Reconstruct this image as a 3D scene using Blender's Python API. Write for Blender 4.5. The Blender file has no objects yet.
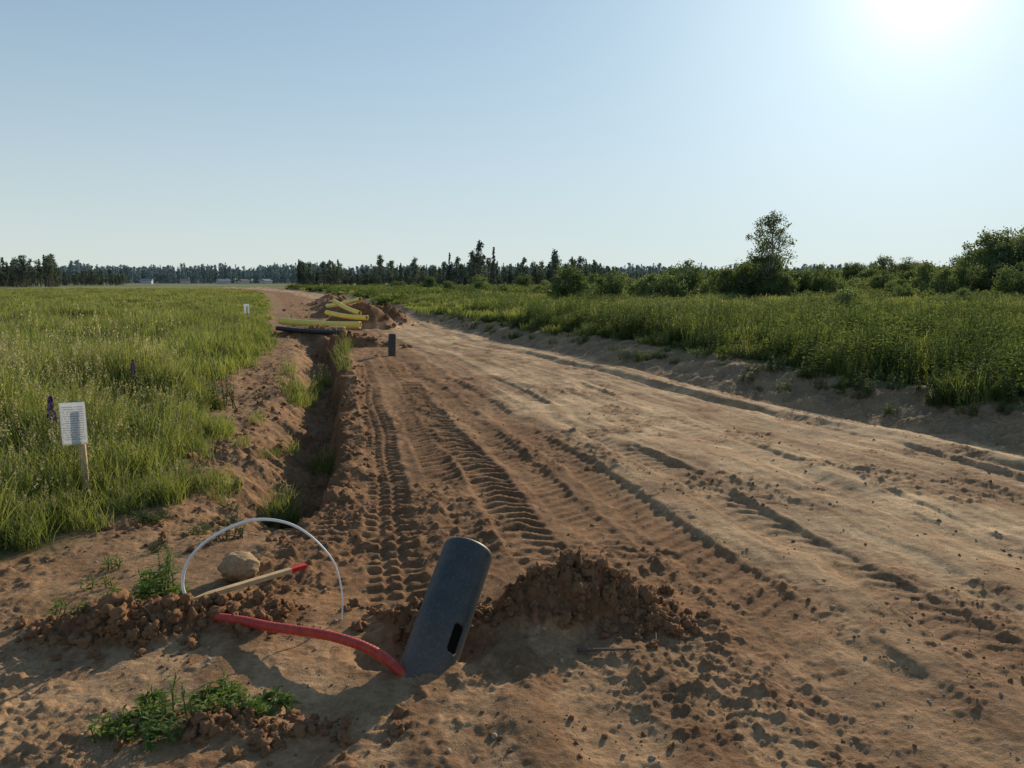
import bpy, math, numpy as np
from mathutils import Vector
R = np.random.default_rng(7)
scene = bpy.context.scene
SUN_AZ, SUN_EL = 27.0, 18.5

# ------------------------------------------------------------ noise
def _h(ix, iy, s):
    n = (ix.astype(np.int64)*374761393 + iy.astype(np.int64)*668265263 + s*1442695041) & 0xffffffff
    n = ((n ^ (n >> 13))*1274126177) & 0xffffffff
    n = (n ^ (n >> 16)) & 0xffffffff
    return n/4294967296.0*2*math.pi
def pn(x, y, s=0):
    x = np.asarray(x, float); y = np.asarray(y, float)
    ix = np.floor(x); iy = np.floor(y); fx = x-ix; fy = y-iy
    u = fx*fx*fx*(fx*(fx*6-15)+10); v = fy*fy*fy*(fy*(fy*6-15)+10)
    def g(a, b):
        t = _h(ix+a, iy+b, s); return np.cos(t)*(fx-a)+np.sin(t)*(fy-b)
    a = g(0,0); b = g(1,0); c = g(0,1); d = g(1,1)
    return ((a*(1-u)+b*u)*(1-v)+(c*(1-u)+d*u)*v)*1.5
def fbm(x, y, o=4, s=0, gain=.5):
    r = 0; a = 1; f = 1
    for i in range(o):
        r = r+a*pn(x*f+i*17.3, y*f+i*9.1, s+i); a *= gain; f *= 2.03
    return r
def ss(a, b, x):
    t = np.clip((x-a)/(b-a), 0, 1); return t*t*(3-2*t)

# ------------------------------------------------------------ layout curves (metres)
def curve(tab):
    ys = [t[0] for t in tab]; xs = [t[1] for t in tab]
    return lambda Y: np.interp(Y, ys, xs)
xr = curve([(-30,18.8),(0,8.0),(7.7,5.2),(13.1,3.2),(22,0),(35,-4.2),(52,-9),(80,-17),(120,-30),(200,-62),(320,-140)])
xl = curve([(-30,2),(0,-1.2),(3,-1.3),(5.8,-1.6),(8.1,-1.95),(12,-2.8),(18.8,-4.4),(27,-7.2),(44,-12.6),(80,-24),(120,-37),(200,-74),(320,-160)])
xg = curve([(-30,-9),(0,-4.6),(3,-3.8),(4.5,-3.2),(4.9,-2.75),(6.4,-2.75),(8.5,-3.35),(10.9,-4.2),(13.8,-5.2),(20,-6.3),(27,-8.8),(44,-14),(80,-25.6),(120,-39),(200,-77),(320,-165)])

HEAPS = [(.24,3.80,.36,.26,.17,1),(.50,3.84,.26,.2,.09,1),(.70,3.72,.22,.2,.06,1),(-1.95,3.62,.42,.24,.10,1),(-1.45,3.75,.4,.25,.05,1),(-.42,3.75,.3,.16,.05,1),
         (-5.7,29,1.6,1.1,.85,1),(-4.9,30.5,1.1,1.0,.65,1),(-4.4,20.8,1.1,.35,.22,1),(-6.2,24.2,1.7,.5,.22,1),(-8.6,39,1.3,2.2,.8,1),(-11.5,50,1.3,3,.7,.8),(-14,60,1.5,4,.7,.8),(-1.0,2.75,.35,.12,.03,.4)]
HOLES = [(-.50,3.42,.26,.22,.13),(-.24,3.46,.17,.17,.08),(-.75,2.88,.20,.13,.03)]
# tracks: points (Y,X), width, depth, tread spacing, chevron slope, sharp, y0, y1, patchiness offset
TR = [([(2.0,-.25),(4.07,-.63),(6,-1.0),(8.1,-1.42),(12,-2.25),(20,-4.0)],.32,.030,.135,0.0,1.0,3.95,18,.5),
      ([(2.0,.85),(4.35,.27),(6,-.10),(9,-.85),(14,-2.0),(24,-4.4)],.34,.028,.15,.55,1.0,4.2,20,.3),
      ([(4.5,-1.25),(6,-1.28),(8.1,-1.62),(12,-2.5)],.24,.022,.12,.5,.85,4.9,10,.35),
      ([(4.0,.1),(6,-.45),(9,-1.15),(14,-2.2)],.30,.020,.14,-.5,.8,4.5,12,.2),
      ([(2.0,2.9),(3.5,2.22),(5,1.85),(6.6,1.42),(9.2,.72),(14,-.55),(22,-2.6),(40,-9)],.32,.013,.15,.5,.34,2,30,.05),
      ([(2.0,1.95),(3.5,1.5),(5,1.12),(6.6,.7),(9.2,0),(14,-1.3),(22,-3.3)],.32,.015,.14,-.5,.42,3.2,22,.1),
      ([(2.0,1.45),(3,1.30),(4,1.0),(5,.62),(7,.05)],.26,.016,.13,.5,.5,2,6,0.0),
      ([(2.0,3.8),(4,3.25),(7,2.55),(10,1.75),(16,.0),(24,-2.6)],.4,.010,.16,.4,.2,2,26,-.05),
      ([(2.0,5.2),(5,4.5),(7.5,4.0),(10,3.2),(16,1.15),(24,-1.5),(40,-6.6)],.3,.012,.15,.4,.2,2,40,0),
      ([(4.0,.9),(6,.35),(9,-.4),(14,-1.6),(24,-3.9)],.28,.016,.13,-.5,.5,5.2,20,.1),
      ]
def terrain(X, Y):
    X = np.asarray(X, float); Y = np.asarray(Y, float)
    wob = pn(Y*.8, X*0+3, 5)*.12 + pn(Y*2.7, X*.5, 6)*.09 + pn(Y*6,X*2,7)*.05
    XL = xl(Y)+wob; XR = xr(Y)+pn(Y*.35, 0*X, 9)*.22+pn(Y*1.3,X*.2,10)*.07; XG = xg(Y)+pn(Y*.7, X*.2, 11)*.25
    q = (X-XL)/(XR-XL)
    e = X-XR; g = XG-X
    inroad = ss(-.3,.1,X-XL)*ss(.2,-.1,e)
    grass = np.maximum(ss(-.1,.35,g), ss(.85,1.5,e+pn(X*1.1,Y*1.1,33)*.6))
    grass = np.maximum(grass, ss(230,260,Y))
    near = ss(60,25,Y)
    z = fbm(X*.12, Y*.12, 3, 20)*.10*ss(2,8,np.abs(Y)+np.abs(X)*.4)
    far = ss(80,400,np.abs(Y))
    z = z + far*fbm(X*.006, Y*.006, 3, 40)*.5
    # right bank
    z += .30*ss(-.1,1.25,e+.25*pn(X*.8,Y*.8,45)) - .035*np.exp(-((e+.18)/.16)**2)
    z += .03*np.exp(-((e+.75)/.13)**2) - .055*np.exp(-((e+.98)/.10)**2)*ss(-.5,.1,pn(Y*.35,X*.1,48)+.2)
    bk = ss(-.2,.1,e)*ss(1.6,1.1,e)
    z += bk*near*(fbm(X*2.2,Y*2.2,4,46)*.06+np.abs(fbm(X*7,Y*7,3,47))*.04)
    # ditch on the left
    D = .52*ss(4.9,6.8,Y)*ss(25,20,Y)*(1+.25*pn(Y*1.1,0*X,61))
    d = X-XL
    prof = ss(-1.0,-.15,d)*ss(.16,.02,d)
    z += -D*prof
    z += prof*near*np.abs(fbm(X*5,Y*5,3,63))*.11*ss(4.9,6,Y)
    z += .05*np.exp(-((d-.3)/.16)**2)*ss(5,7,Y)*near*(1+pn(Y*2,X*2,62))
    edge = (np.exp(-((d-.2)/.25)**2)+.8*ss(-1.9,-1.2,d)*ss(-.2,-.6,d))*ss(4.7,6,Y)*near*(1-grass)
    z += .06*ss(-.6,.6,g)*ss(3,6,Y)
    # streaks along the road
    st = fbm(q*26+pn(Y*.3,X*0,71)*.6, Y*.09, 3, 70)
    st2 = fbm(q*9+pn(Y*.2,X*0,73)*.5, Y*.05, 3, 75)
    z += inroad*near*(st*.017 + st2*.022)
    # sand / brown
    sand = ss(.28,.60,q+st2*.10+st*.06+pn(X*.5,Y*.35,80)*.14)
    sand = sand*ss(-.2,.1,X-XL)
    rmask = ss(-.1,.5,fbm(X*.7,Y*.7,3,90))
    rough = (1-.72*sand)*(.25+.8*rmask)
    rp = ss(.12,.45,fbm(X*1.1+4,Y*.9,3,91))
    rough = rough + rp*sand*.6
    rough *= (1-.6*grass)
    bil = np.abs(fbm(X*13,Y*13,3,110))
    cr = np.clip(fbm(X*12+3,Y*12,3,112)-.12,0,1)*.036 + np.clip(fbm(X*30,Y*30,2,114)-.1,0,1)*.017
    z += near*((rough+edge*.9)*(fbm(X*3,Y*3,3,100)*.020 + cr + fbm(X*30,Y*30,2,120)*.003) + fbm(X*2,Y*2,3,101)*.011)
    z += near*(fbm(X*9,Y*9,4,130)*.0030)
    tm = 0*X
    pert = pn(X*3,Y*2,220)*.12; pch1 = pn(X*1.3,Y*.7,210); pch2=pn(X*1.1+7,Y*.6+3,211); eb=pn(X*5,Y*5,230)
    for i,(pts,w,dp,sp,ch,sh,y0,y1,off) in enumerate(TR):
        yy=[p[0] for p in pts]; xx=[p[1] for p in pts]
        dx = (X-np.interp(Y,yy,xx)-pn(Y*.5,0*X,200+i)*.05)
        fade = ss(y0-.4,y0+.3,Y)*ss(y1,y1-2,Y)*ss(-.35,.1,(pch1 if i%2 else pch2)+off)
        ins = ss(w*.60,w*.44,np.abs(dx)+eb*.02)*fade
        if ch==0: ph = Y/sp
        else: ph = (Y+np.abs(dx)*ch*np.sign(ch))/sp if ch>0 else (Y+dx*ch*1.6)/sp
        ph = ph + pert
        bar = ss(-.25,.5,np.sin(ph*2*math.pi))
        if ch==0:
            bar = bar*(1-ss(.03,.01,np.abs(np.abs(dx)-.055)))
        z = z*(1-.5*ins) + ins*(-dp + bar*.028*sh*(.85+.7*eb))
        z += fade*.6*dp*np.exp(-((np.abs(dx)-w*.6)/.035)**2)*(.5+eb)
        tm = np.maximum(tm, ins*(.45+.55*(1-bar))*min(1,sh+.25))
    heap = 0*X
    for (cx,cy,rx,ry,h,m) in HEAPS:
        n = fbm(X*(1.0/rx),Y*(1.0/rx),4,300)
        r = np.sqrt(((X-cx)/rx)**2+((Y-cy)/ry)**2)*(1+.28*n)
        b = ss(1.25,.0,r)
        z += h*b*(1+.35*n) + ss(0.02,.4,b)*(bil*.05+cr*1.4)*min(1,h*8)
        heap = np.maximum(heap, m*ss(.02,.25,b+.15*n))
    for (cx,cy,rx,ry,h) in HOLES:
        r = np.sqrt(((X-cx)/rx)**2+((Y-cy)/ry)**2)
        z -= h*ss(1.2,.5,r)
    return z, sand, grass, tm, heap, inroad, st, st2, rp, cr*(rough+edge*.6), edge
def gz(x, y):
    return float(terrain(np.array([x]), np.array([y]))[0][0])
def gza(x, y): return terrain(x, y)[0]

# ------------------------------------------------------------ helpers
def mesh_q(name, V, F, mats=(), smooth=True, attrs=None, midx=None):
    V = np.asarray(V, np.float32); F = np.asarray(F, np.int32)
    me = bpy.data.meshes.new(name)
    me.vertices.add(len(V)); me.vertices.foreach_set('co', V.ravel())
    me.loops.add(F.size); me.loops.foreach_set('vertex_index', F.ravel())
    me.polygons.add(len(F)); me.polygons.foreach_set('loop_start', np.arange(0,F.size,4,dtype=np.int32))
    for m in mats: me.materials.append(m)
    if midx is not None: me.polygons.foreach_set('material_index', np.asarray(midx,np.int32))
    me.polygons.foreach_set('use_smooth', np.full(len(F), smooth))
    me.update(calc_edges=True)
    for k,v in (attrs or {}).items():
        v = np.asarray(v, np.float32)
        if v.ndim==1:
            a = me.attributes.new(k,'FLOAT','POINT'); a.data.foreach_set('value', v)
        else:
            a = me.attributes.new(k,'FLOAT_COLOR','POINT'); a.data.foreach_set('color', np.c_[v,np.ones(len(v))].astype(np.float32).ravel())
    if len(V)<200000: me.validate()
    return me
def obj(name, me, parent=None, link=True):
    o = bpy.data.objects.new(name, me)
    if link: scene.collection.objects.link(o)
    if parent: o.parent = parent
    return o
def tube(P, rad, n=8, cap=True):
    P = np.asarray(P, float); m = len(P); rad = np.broadcast_to(rad, (m,))
    V=[]; F=[]
    T = np.gradient(P, axis=0); T /= np.linalg.norm(T,axis=1)[:,None]+1e-9
    ref = np.array([0,0,1.]) if abs(T[0,2])<.9 else np.array([1.,0,0])
    a = np.cross(T[0],ref); a/=np.linalg.norm(a)
    for i in range(m):
        a = a-T[i]*a.dot(T[i]); a/=np.linalg.norm(a); b=np.cross(T[i],a)
        for k in range(n):
            t=2*math.pi*k/n; V.append(P[i]+rad[i]*(math.cos(t)*a+math.sin(t)*b))
    for i in range(m-1):
        for k in range(n):
            F.append((i*n+k, i*n+(k+1)%n, (i+1)*n+(k+1)%n, (i+1)*n+k))
    if cap:
        for base,rev in ((0,True),((m-1)*n,False)):
            for k in range(0,n//2-1):
                f=(base+k, base+k+1, base+n-2-k, base+n-1-k)
                F.append(f[::-1] if rev else f)
    return np.array(V), np.array(F)
def merge(parts):
    V=[];F=[];o=0
    for v,f in parts:
        V.append(v);F.append(np.asarray(f)+o);o+=len(v)
    return np.vstack(V),np.vstack(F)
def spline(P, n):
    P=np.asarray(P,float); t=np.linspace(0,len(P)-1,n); out=[]
    Q=np.vstack([2*P[0]-P[1],P,2*P[-1]-P[-2]])
    for s in t:
        i=min(int(s),len(P)-2); f=s-i; a,b,c,d=Q[i],Q[i+1],Q[i+2],Q[i+3]
        out.append(.5*((2*b)+(-a+c)*f+(2*a-5*b+4*c-d)*f*f+(-a+3*b-3*c+d)*f**3))
    return np.array(out)

class NT:
    def __init__(s, name):
        s.m = bpy.data.materials.new(name); s.m.use_nodes=True; s.t=s.m.node_tree
        s.t.nodes.clear(); s.out=s.n('ShaderNodeOutputMaterial')
    def n(s, ty, **k):
        nd=s.t.nodes.new(ty)
        for a,b in k.items(): setattr(nd,a,b)
        return nd
    def l(s,a,b): s.t.links.new(a,b)
    def noise(s, scale, detail=4, rough=.55, vec=None):
        nd=s.n('ShaderNodeTexNoise'); nd.inputs['Scale'].default_value=scale; nd.inputs['Detail'].default_value=detail
        nd.inputs['Roughness'].default_value=rough
        if vec is None:
            if not hasattr(s,'tc'): s.tc=s.n('ShaderNodeTexCoord')
            vec=s.tc.outputs['Object']
        s.l(vec,nd.inputs['Vector']); return nd.outputs['Fac']
    def ramp(s, fac, stops):
        r=s.n('ShaderNodeValToRGB'); e=r.color_ramp.elements
        while len(e)<len(stops): e.new(.5)
        for i,(p,c) in enumerate(stops):
            e[i].position=p; e[i].color=(*c,1) if len(c)==3 else c
        s.l(fac,r.inputs['Fac']); return r.outputs['Color']
    def mix(s, f, a, b, mode='MIX'):
        m=s.n('ShaderNodeMix',data_type='RGBA',blend_type=mode)
        for sock,v in ((m.inputs[0],f),(m.inputs[6],a),(m.inputs[7],b)):
            if hasattr(v,'is_linked'): s.l(v,sock)
            else: sock.default_value = v if isinstance(v,(int,float)) else (*v,1)
        return m.outputs[2]
    def attr(s,name): 
        a=s.n('ShaderNodeAttribute',attribute_name=name); return a
    def bump(s,h,st,dist=.01,prev=None):
        b=s.n('ShaderNodeBump'); b.inputs['Strength'].default_value=st; b.inputs['Distance'].default_value=dist
        s.l(h,b.inputs['Height'])
        if prev is not None: s.l(prev,b.inputs['Normal'])
        return b.outputs['Normal']
    def pbsdf(s,col,rough=.8,normal=None,spec=.3,metal=0):
        p=s.n('ShaderNodeBsdfPrincipled')
        if hasattr(col,'is_linked'): s.l(col,p.inputs['Base Color'])
        else: p.inputs['Base Color'].default_value=(*col,1)
        if hasattr(rough,'is_linked'): s.l(rough,p.inputs['Roughness'])
        else: p.inputs['Roughness'].default_value=rough
        p.inputs['Specular IOR Level'].default_value=spec; p.inputs['Metallic'].default_value=metal
        if normal is not None: s.l(normal,p.inputs['Normal'])
        s.l(p.outputs[0],s.out.inputs[0]); return p

def mat_ground():
    s=NT('soil_and_turf'); c=s.attr('col').outputs['Color']
    n1=s.noise(2.2,6,.6); n2=s.noise(28,6,.7); n3=s.noise(240,3,.6)
    c=s.mix(.9,c,s.ramp(n1,[(.3,(.70,.69,.70)),(.7,(1.25,1.23,1.2))]),'MULTIPLY')
    c=s.mix(.9,c,s.ramp(n2,[(.32,(.68,.66,.64)),(.68,(1.27,1.27,1.26))]),'MULTIPLY')
    c=s.mix(.8,c,s.ramp(n3,[(.3,(.74,.74,.72)),(.7,(1.25,1.25,1.25))]),'MULTIPLY')
    b=s.bump(n2,.7,.016); b=s.bump(n3,.5,.004,b); b=s.bump(s.noise(90,4,.7),.65,.008,b)
    s.pbsdf(c,.95,b,.10); return s.m
def mat_simple(name,col,rough=.7,var=.25,scale=20,bump=.2,spec=.3,dist=.01):
    s=NT(name); n=s.noise(scale,5,.6); lo=tuple(x*(1-var) for x in col); hi=tuple(x*(1+var) for x in col)
    c=s.ramp(n,[(.3,lo),(.7,hi)]); s.pbsdf(c,rough,s.bump(n,bump,dist),spec); return s.m
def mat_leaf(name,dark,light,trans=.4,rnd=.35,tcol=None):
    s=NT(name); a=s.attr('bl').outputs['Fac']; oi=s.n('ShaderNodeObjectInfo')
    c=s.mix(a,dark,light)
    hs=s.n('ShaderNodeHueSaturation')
    mr=s.n('ShaderNodeMapRange'); s.l(oi.outputs['Random'],mr.inputs[0]); mr.inputs[3].default_value=1-rnd; mr.inputs[4].default_value=1+rnd
    s.l(mr.outputs[0],hs.inputs['Value']); s.l(c,hs.inputs['Color'])
    mh=s.n('ShaderNodeMapRange'); s.l(oi.outputs['Random'],mh.inputs[0]); mh.inputs[3].default_value=.515; mh.inputs[4].default_value=.485
    s.l(mh.outputs[0],hs.inputs['Hue'])
    d=s.n('ShaderNodeBsdfPrincipled'); s.l(hs.outputs[0],d.inputs['Base Color']); d.inputs['Roughness'].default_value=.65; d.inputs['Specular IOR Level'].default_value=.2
    t=s.n('ShaderNodeBsdfTranslucent'); tc=s.mix(1.0,hs.outputs[0],tcol or (1.5,1.5,.85),'MULTIPLY'); s.l(tc,t.inputs['Color'])
    m=s.n('ShaderNodeMixShader'); m.inputs[0].default_value=trans
    s.l(d.outputs[0],m.inputs[1]); s.l(t.outputs[0],m.inputs[2]); s.l(m.outputs[0],s.out.inputs[0]); return s.m

M_ground=mat_ground()
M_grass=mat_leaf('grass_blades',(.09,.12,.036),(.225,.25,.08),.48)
M_dry=mat_leaf('seed_heads',(.28,.25,.16),(.38,.34,.22),.4)
M_weed=mat_leaf('weed_leaves',(.068,.10,.037),(.165,.205,.07),.43)
M_leaf=mat_leaf('tree_leaves',(.075,.10,.048),(.14,.175,.08),.38,.2)
M_leaf2=mat_leaf('shrub_leaves',(.074,.104,.044),(.15,.19,.08),.38,.25)
M_pine=mat_leaf('haze_tinted_needles',(.09,.12,.105),(.13,.165,.135),.2,.2)  # slight aerial haze painted in: needles lightened and shifted towards blue
M_far=mat_leaf('haze_tinted_forest',(.23,.30,.32),(.28,.34,.35),.15,.10,(1,1.1,1))  # distance haze painted into crown and trunk colour as pale blue-grey
M_bark=mat_simple('bark',(.13,.10,.08),.9,.4,6)
M_birch=mat_simple('birch_bark',(.4,.38,.35),.8,.5,4)
M_clod=mat_simple('soil_clod',(.25,.135,.070),.95,.35,30,.5,.1)
M_pebble=mat_simple('pebble_stone',(.38,.29,.21),.85,.35,25,.4,.2)

# ------------------------------------------------------------ ground sheet
def build_ground():
    rows=[-30,-22,-16,-12,-9,-7,-5,-4,-3,-2,-1.2,-.5,0,.4,.8,1.1,1.35,1.55,1.7]
    y=1.8
    while y<60: rows.append(y); y*=(1.0034 if y<22 else 1.006)
    while y<6000: rows.append(y); y*=1.035
    rows=np.array(rows); nc=801
    c=np.linspace(-1,1,nc); fx=.78*c+7*np.sign(c)*np.abs(c)**15
    X=fx[None,:]*(np.maximum(rows,2)+1.3)[:,None]; Y=np.repeat(rows,nc).reshape(len(rows),nc)
    z,sand,grass,tm,heap,inroad,st,st2,rp,cr,edge=terrain(X.ravel(),Y.ravel())
    x=X.ravel(); y=Y.ravel()
    brown=np.array([.305,.170,.086]); sandc=np.array([.60,.425,.255]); dark=np.array([.170,.094,.051]); red=np.array([.205,.098,.049])
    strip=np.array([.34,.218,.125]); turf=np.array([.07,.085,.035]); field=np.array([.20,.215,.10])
    def mx(a,b,t): return a*(1-t[:,None])+b*t[:,None]
    n=len(x)
    C=mx(np.tile(brown,(n,1)),sandc,np.clip(sand*.95+.12*st2,0,1))
    lft=ss(.1,-.3,x-xl(y))*ss(0,2,y+3); C=mx(C,strip,lft*.9)
    fg=ss(4.0,3.2,y)*(1-sand); C=mx(C,np.array([.42,.28,.165]),fg*.8)
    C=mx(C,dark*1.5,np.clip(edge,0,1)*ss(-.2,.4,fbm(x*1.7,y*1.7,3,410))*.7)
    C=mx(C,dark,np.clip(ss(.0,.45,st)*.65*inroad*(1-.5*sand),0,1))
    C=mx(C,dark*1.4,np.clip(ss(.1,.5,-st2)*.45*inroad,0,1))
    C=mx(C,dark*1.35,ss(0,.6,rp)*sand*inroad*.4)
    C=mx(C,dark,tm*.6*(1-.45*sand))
    C=mx(C,dark*1.2,np.clip(cr*16,0,.4)*(1-grass))
    C=mx(C,red,heap*.9)
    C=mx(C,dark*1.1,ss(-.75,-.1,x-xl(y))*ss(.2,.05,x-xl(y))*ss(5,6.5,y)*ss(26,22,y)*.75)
    bank=ss(-.35,.1,x-xr(y))*(1-grass); C=mx(C,np.array([.25,.175,.11]),bank*.85)
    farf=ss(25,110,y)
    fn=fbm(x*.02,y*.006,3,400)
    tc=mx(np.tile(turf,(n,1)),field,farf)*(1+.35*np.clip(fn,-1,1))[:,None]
    C=mx(C,tc,grass)
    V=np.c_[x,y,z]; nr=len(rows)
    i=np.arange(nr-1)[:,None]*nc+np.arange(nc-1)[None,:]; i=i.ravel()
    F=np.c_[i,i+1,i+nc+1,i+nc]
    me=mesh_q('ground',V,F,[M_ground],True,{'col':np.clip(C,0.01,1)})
    return obj('ground',me)
build_ground()

# ------------------------------------------------------------ instancing
def scatter(name, P, rot, scl, idx, variants):
    coll=bpy.data.collections.new(name+'_parts')
    for k,me in enumerate(variants):
        o=bpy.data.objects.new('%s_part_%02d'%(name,k),me); coll.objects.link(o)
    me=bpy.data.meshes.new(name); me.vertices.add(len(P)); me.vertices.foreach_set('co',np.asarray(P,np.float32).ravel())
    a=me.attributes.new('rot','FLOAT_VECTOR','POINT'); a.data.foreach_set('vector',np.asarray(rot,np.float32).ravel())
    scl=np.asarray(scl,np.float32)
    if scl.ndim==1: scl=np.repeat(scl[:,None],3,1)
    a=me.attributes.new('scl','FLOAT_VECTOR','POINT'); a.data.foreach_set('vector',scl.ravel())
    a=me.attributes.new('idx','INT','POINT'); a.data.foreach_set('value',np.asarray(idx,np.int32))
    o=obj(name,me)
    ng=bpy.data.node_groups.new(name+'_nodes','GeometryNodeTree')
    ng.interface.new_socket('Geometry',in_out='INPUT',socket_type='NodeSocketGeometry')
    ng.interface.new_socket('Geometry',in_out='OUTPUT',socket_type='NodeSocketGeometry')
    N=ng.nodes; L=ng.links
    gi=N.new('NodeGroupInput'); go=N.new('NodeGroupOutput'); ip=N.new('GeometryNodeInstanceOnPoints'); ci=N.new('GeometryNodeCollectionInfo')
    ci.inputs['Collection'].default_value=coll; ci.inputs['Separate Children'].default_value=True; ci.inputs['Reset Children'].default_value=True
    def at(nm,ty):
        n=N.new('GeometryNodeInputNamedAttribute'); n.data_type=ty; n.inputs['Name'].default_value=nm; return n.outputs['Attribute']
    L.new(gi.outputs[0],ip.inputs['Points']); L.new(ci.outputs[0],ip.inputs['Instance']); ip.inputs['Pick Instance'].default_value=True
    L.new(at('idx','INT'),ip.inputs['Instance Index']); L.new(at('rot','FLOAT_VECTOR'),ip.inputs['Rotation']); L.new(at('scl','FLOAT_VECTOR'),ip.inputs['Scale'])
    L.new(ip.outputs[0],go.inputs[0])
    m=o.modifiers.new('scatter','NODES'); m.node_group=ng
    return o

def blades(rng,n,rad,h,w,bend=.35,hv=.35):
    a=rng.uniform(0,2*math.pi,n); r=rad*np.sqrt(rng.uniform(0,1,n)); bx=r*np.cos(a); by=r*np.sin(a)
    H=h*(1+hv*rng.uniform(-1,.6,n)); d=rng.uniform(0,2*math.pi,n); b=bend*H*rng.uniform(.2,1.3,n)
    f=rng.uniform(0,2*math.pi,n); wx=np.cos(f)*w/2; wy=np.sin(f)*w/2
    V=np.zeros((n,8,3)); ts=[0,.4,.75,1]; ws=[.8,1,.7,.08]
    for k in range(4):
        t=ts[k]; cx=bx+np.cos(d)*b*t**2.2; cy=by+np.sin(d)*b*t**2.2; cz=H*(t-.18*bend*t*t*2)
        V[:,2*k,0]=cx-wx*ws[k]; V[:,2*k,1]=cy-wy*ws[k]; V[:,2*k,2]=cz
        V[:,2*k+1,0]=cx+wx*ws[k]; V[:,2*k+1,1]=cy+wy*ws[k]; V[:,2*k+1,2]=cz
    o=np.arange(n)[:,None]*8
    F=np.concatenate([o+np.array([[2*k,2*k+1,2*k+3,2*k+2]]) for k in range(3)],0)
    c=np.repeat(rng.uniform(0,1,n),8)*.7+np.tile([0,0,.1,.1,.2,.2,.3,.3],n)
    tip=np.c_[bx+np.cos(d)*b,by+np.sin(d)*b,H*(1-.36*bend)]
    return V.reshape(-1,3),F,c,tip
def leaves(rng,C,size,asp=.55,updir=0.0):
    n=len(C); u=rng.normal(size=(n,3)); u[:,2]+=updir; u/=np.linalg.norm(u,axis=1)[:,None]
    v=np.cross(u,rng.normal(size=(n,3))); v/=np.linalg.norm(v,axis=1)[:,None]
    s=size*rng.uniform(.6,1.3,n)[:,None]
    V=np.stack([C-u*s*.5,C+v*s*asp*.5,C+u*s*.5,C-v*s*asp*.5],1).reshape(-1,3)
    F=np.arange(4*n).reshape(-1,4); return V,F
def grass_var(seed,n,rad,h,w,heads=5,bend=.35):
    rng=np.random.default_rng(seed)
    V,F,c,tip=blades(rng,n,rad,h,w,bend)
    V2,F2,c2,t2=blades(rng,max(heads,1),rad,h*1.25,w*.35,.2)
    hp=[];
    for p in t2:
        for k in range(9): hp.append(p-np.array([0,0,.012*k*h/.5])+rng.normal(size=3)*.006)
    V3,F3=leaves(rng,np.array(hp),.022 if w<.02 else w*1.6,.5,.8)
    VV,FF=merge([(V,F),(V2,F2),(V3,F3)])
    cc=np.r_[c,c2,rng.uniform(0,1,len(V3))]
    mi=np.r_[np.zeros(len(F)+len(F2)),np.ones(len(F3))]
    return mesh_q('grass_tuft',VV,FF,[M_grass,M_dry],False,{'bl':cc},mi)
def weed_var(seed,ns,rad,h,ls,nl=14,mat=None,asp=.4):
    rng=np.random.default_rng(seed); parts=[];cs=[]
    for i in range(ns):
        a=rng.uniform(0,6.28);r=rad*math.sqrt(rng.uniform());H=h*rng.uniform(.55,1.1)
        b=np.array([r*math.cos(a),r*math.sin(a),0]); ln=rng.normal(size=3)*.12*H; ln[2]=H
        P=np.array([b,b+ln*.5+rng.normal(size=3)*.01,b+ln]); v,f=tube(P,[.004+h*.004,.003+h*.002,.001],3,False); parts.append((v,f));cs.append(np.full(len(v),.3))
        t=rng.uniform(.12,1.02,nl)[:,None]; az=rng.uniform(0,6.28,nl); 
        out=np.c_[np.cos(az),np.sin(az),rng.uniform(-.1,.9,nl)]; out/=np.linalg.norm(out,axis=1)[:,None]
        L=(ls*(1.15-.6*t)*rng.uniform(.7,1.3,nl)[:,None])
        base=b+ln*t; side=np.cross(out,[0,0,1.]); side/=np.linalg.norm(side,axis=1)[:,None]
        midp=base+out*L*.5+[0,0,.0]; tipp=base+out*L-np.c_[np.zeros(nl),np.zeros(nl),L[:,0]*.25]
        V=np.stack([base,midp+side*L*asp*.5,tipp,midp-side*L*asp*.5],1).reshape(-1,3)
        parts.append((V,np.arange(4*nl).reshape(-1,4))); cs.append(np.repeat(rng.uniform(0,.7,nl)+.3*t[:,0],4))
    V,F=merge(parts); return mesh_q('weed_tuft',V,F,[mat or M_weed],False,{'bl':np.concatenate(cs)})

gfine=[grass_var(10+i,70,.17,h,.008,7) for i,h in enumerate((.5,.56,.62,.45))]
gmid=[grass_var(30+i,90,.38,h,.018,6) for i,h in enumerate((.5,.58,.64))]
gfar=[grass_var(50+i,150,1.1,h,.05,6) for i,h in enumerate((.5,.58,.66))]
wnear=[weed_var(70+i,16,.2,h,.085,16) for i,h in enumerate((.5,.62,.55))]
wmid=[weed_var(80+i,26,.5,h,.14,16,asp=.5) for i,h in enumerate((.5,.65,.6))]
wfar=[weed_var(90+i,40,1.2,h,.28,16,asp=.6) for i,h in enumerate((.55,.7))]

def sample(Y0,Y1,dens,side,seed,mg=4.0):
    rng=np.random.default_rng(seed); W=.72*Y1+mg; n=int((Y1-Y0)*2*W*dens)
    X=rng.uniform(-W,W,n); Y=rng.uniform(Y0,Y1,n); k=np.abs(X)<.72*Y+mg
    X=X[k];Y=Y[k]; n1=fbm(X*.8,Y*.8,2,500)
    if side<0: d=(xg(Y)+pn(Y*.7,X*.2,11)*.25)-X+.38*n1
    else: d=X-xr(Y)-1.05+.75*n1
    k=d>0; return X[k],Y[k],d[k],rng
def rots(rng,n,tilt=.12): return np.c_[rng.normal(size=n)*tilt,rng.normal(size=n)*tilt,rng.uniform(0,6.283,n)]
G={'fine':[], 'mid':[], 'far':[], 'wn':[], 'wm':[], 'wf':[]}
def add(key,X,Y,s,rng,sink=.01):
    if len(X)==0: return
    Z=gza(X,Y)-sink; G[key].append((np.c_[X,Y,Z],rots(rng,len(X)),s))
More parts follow.
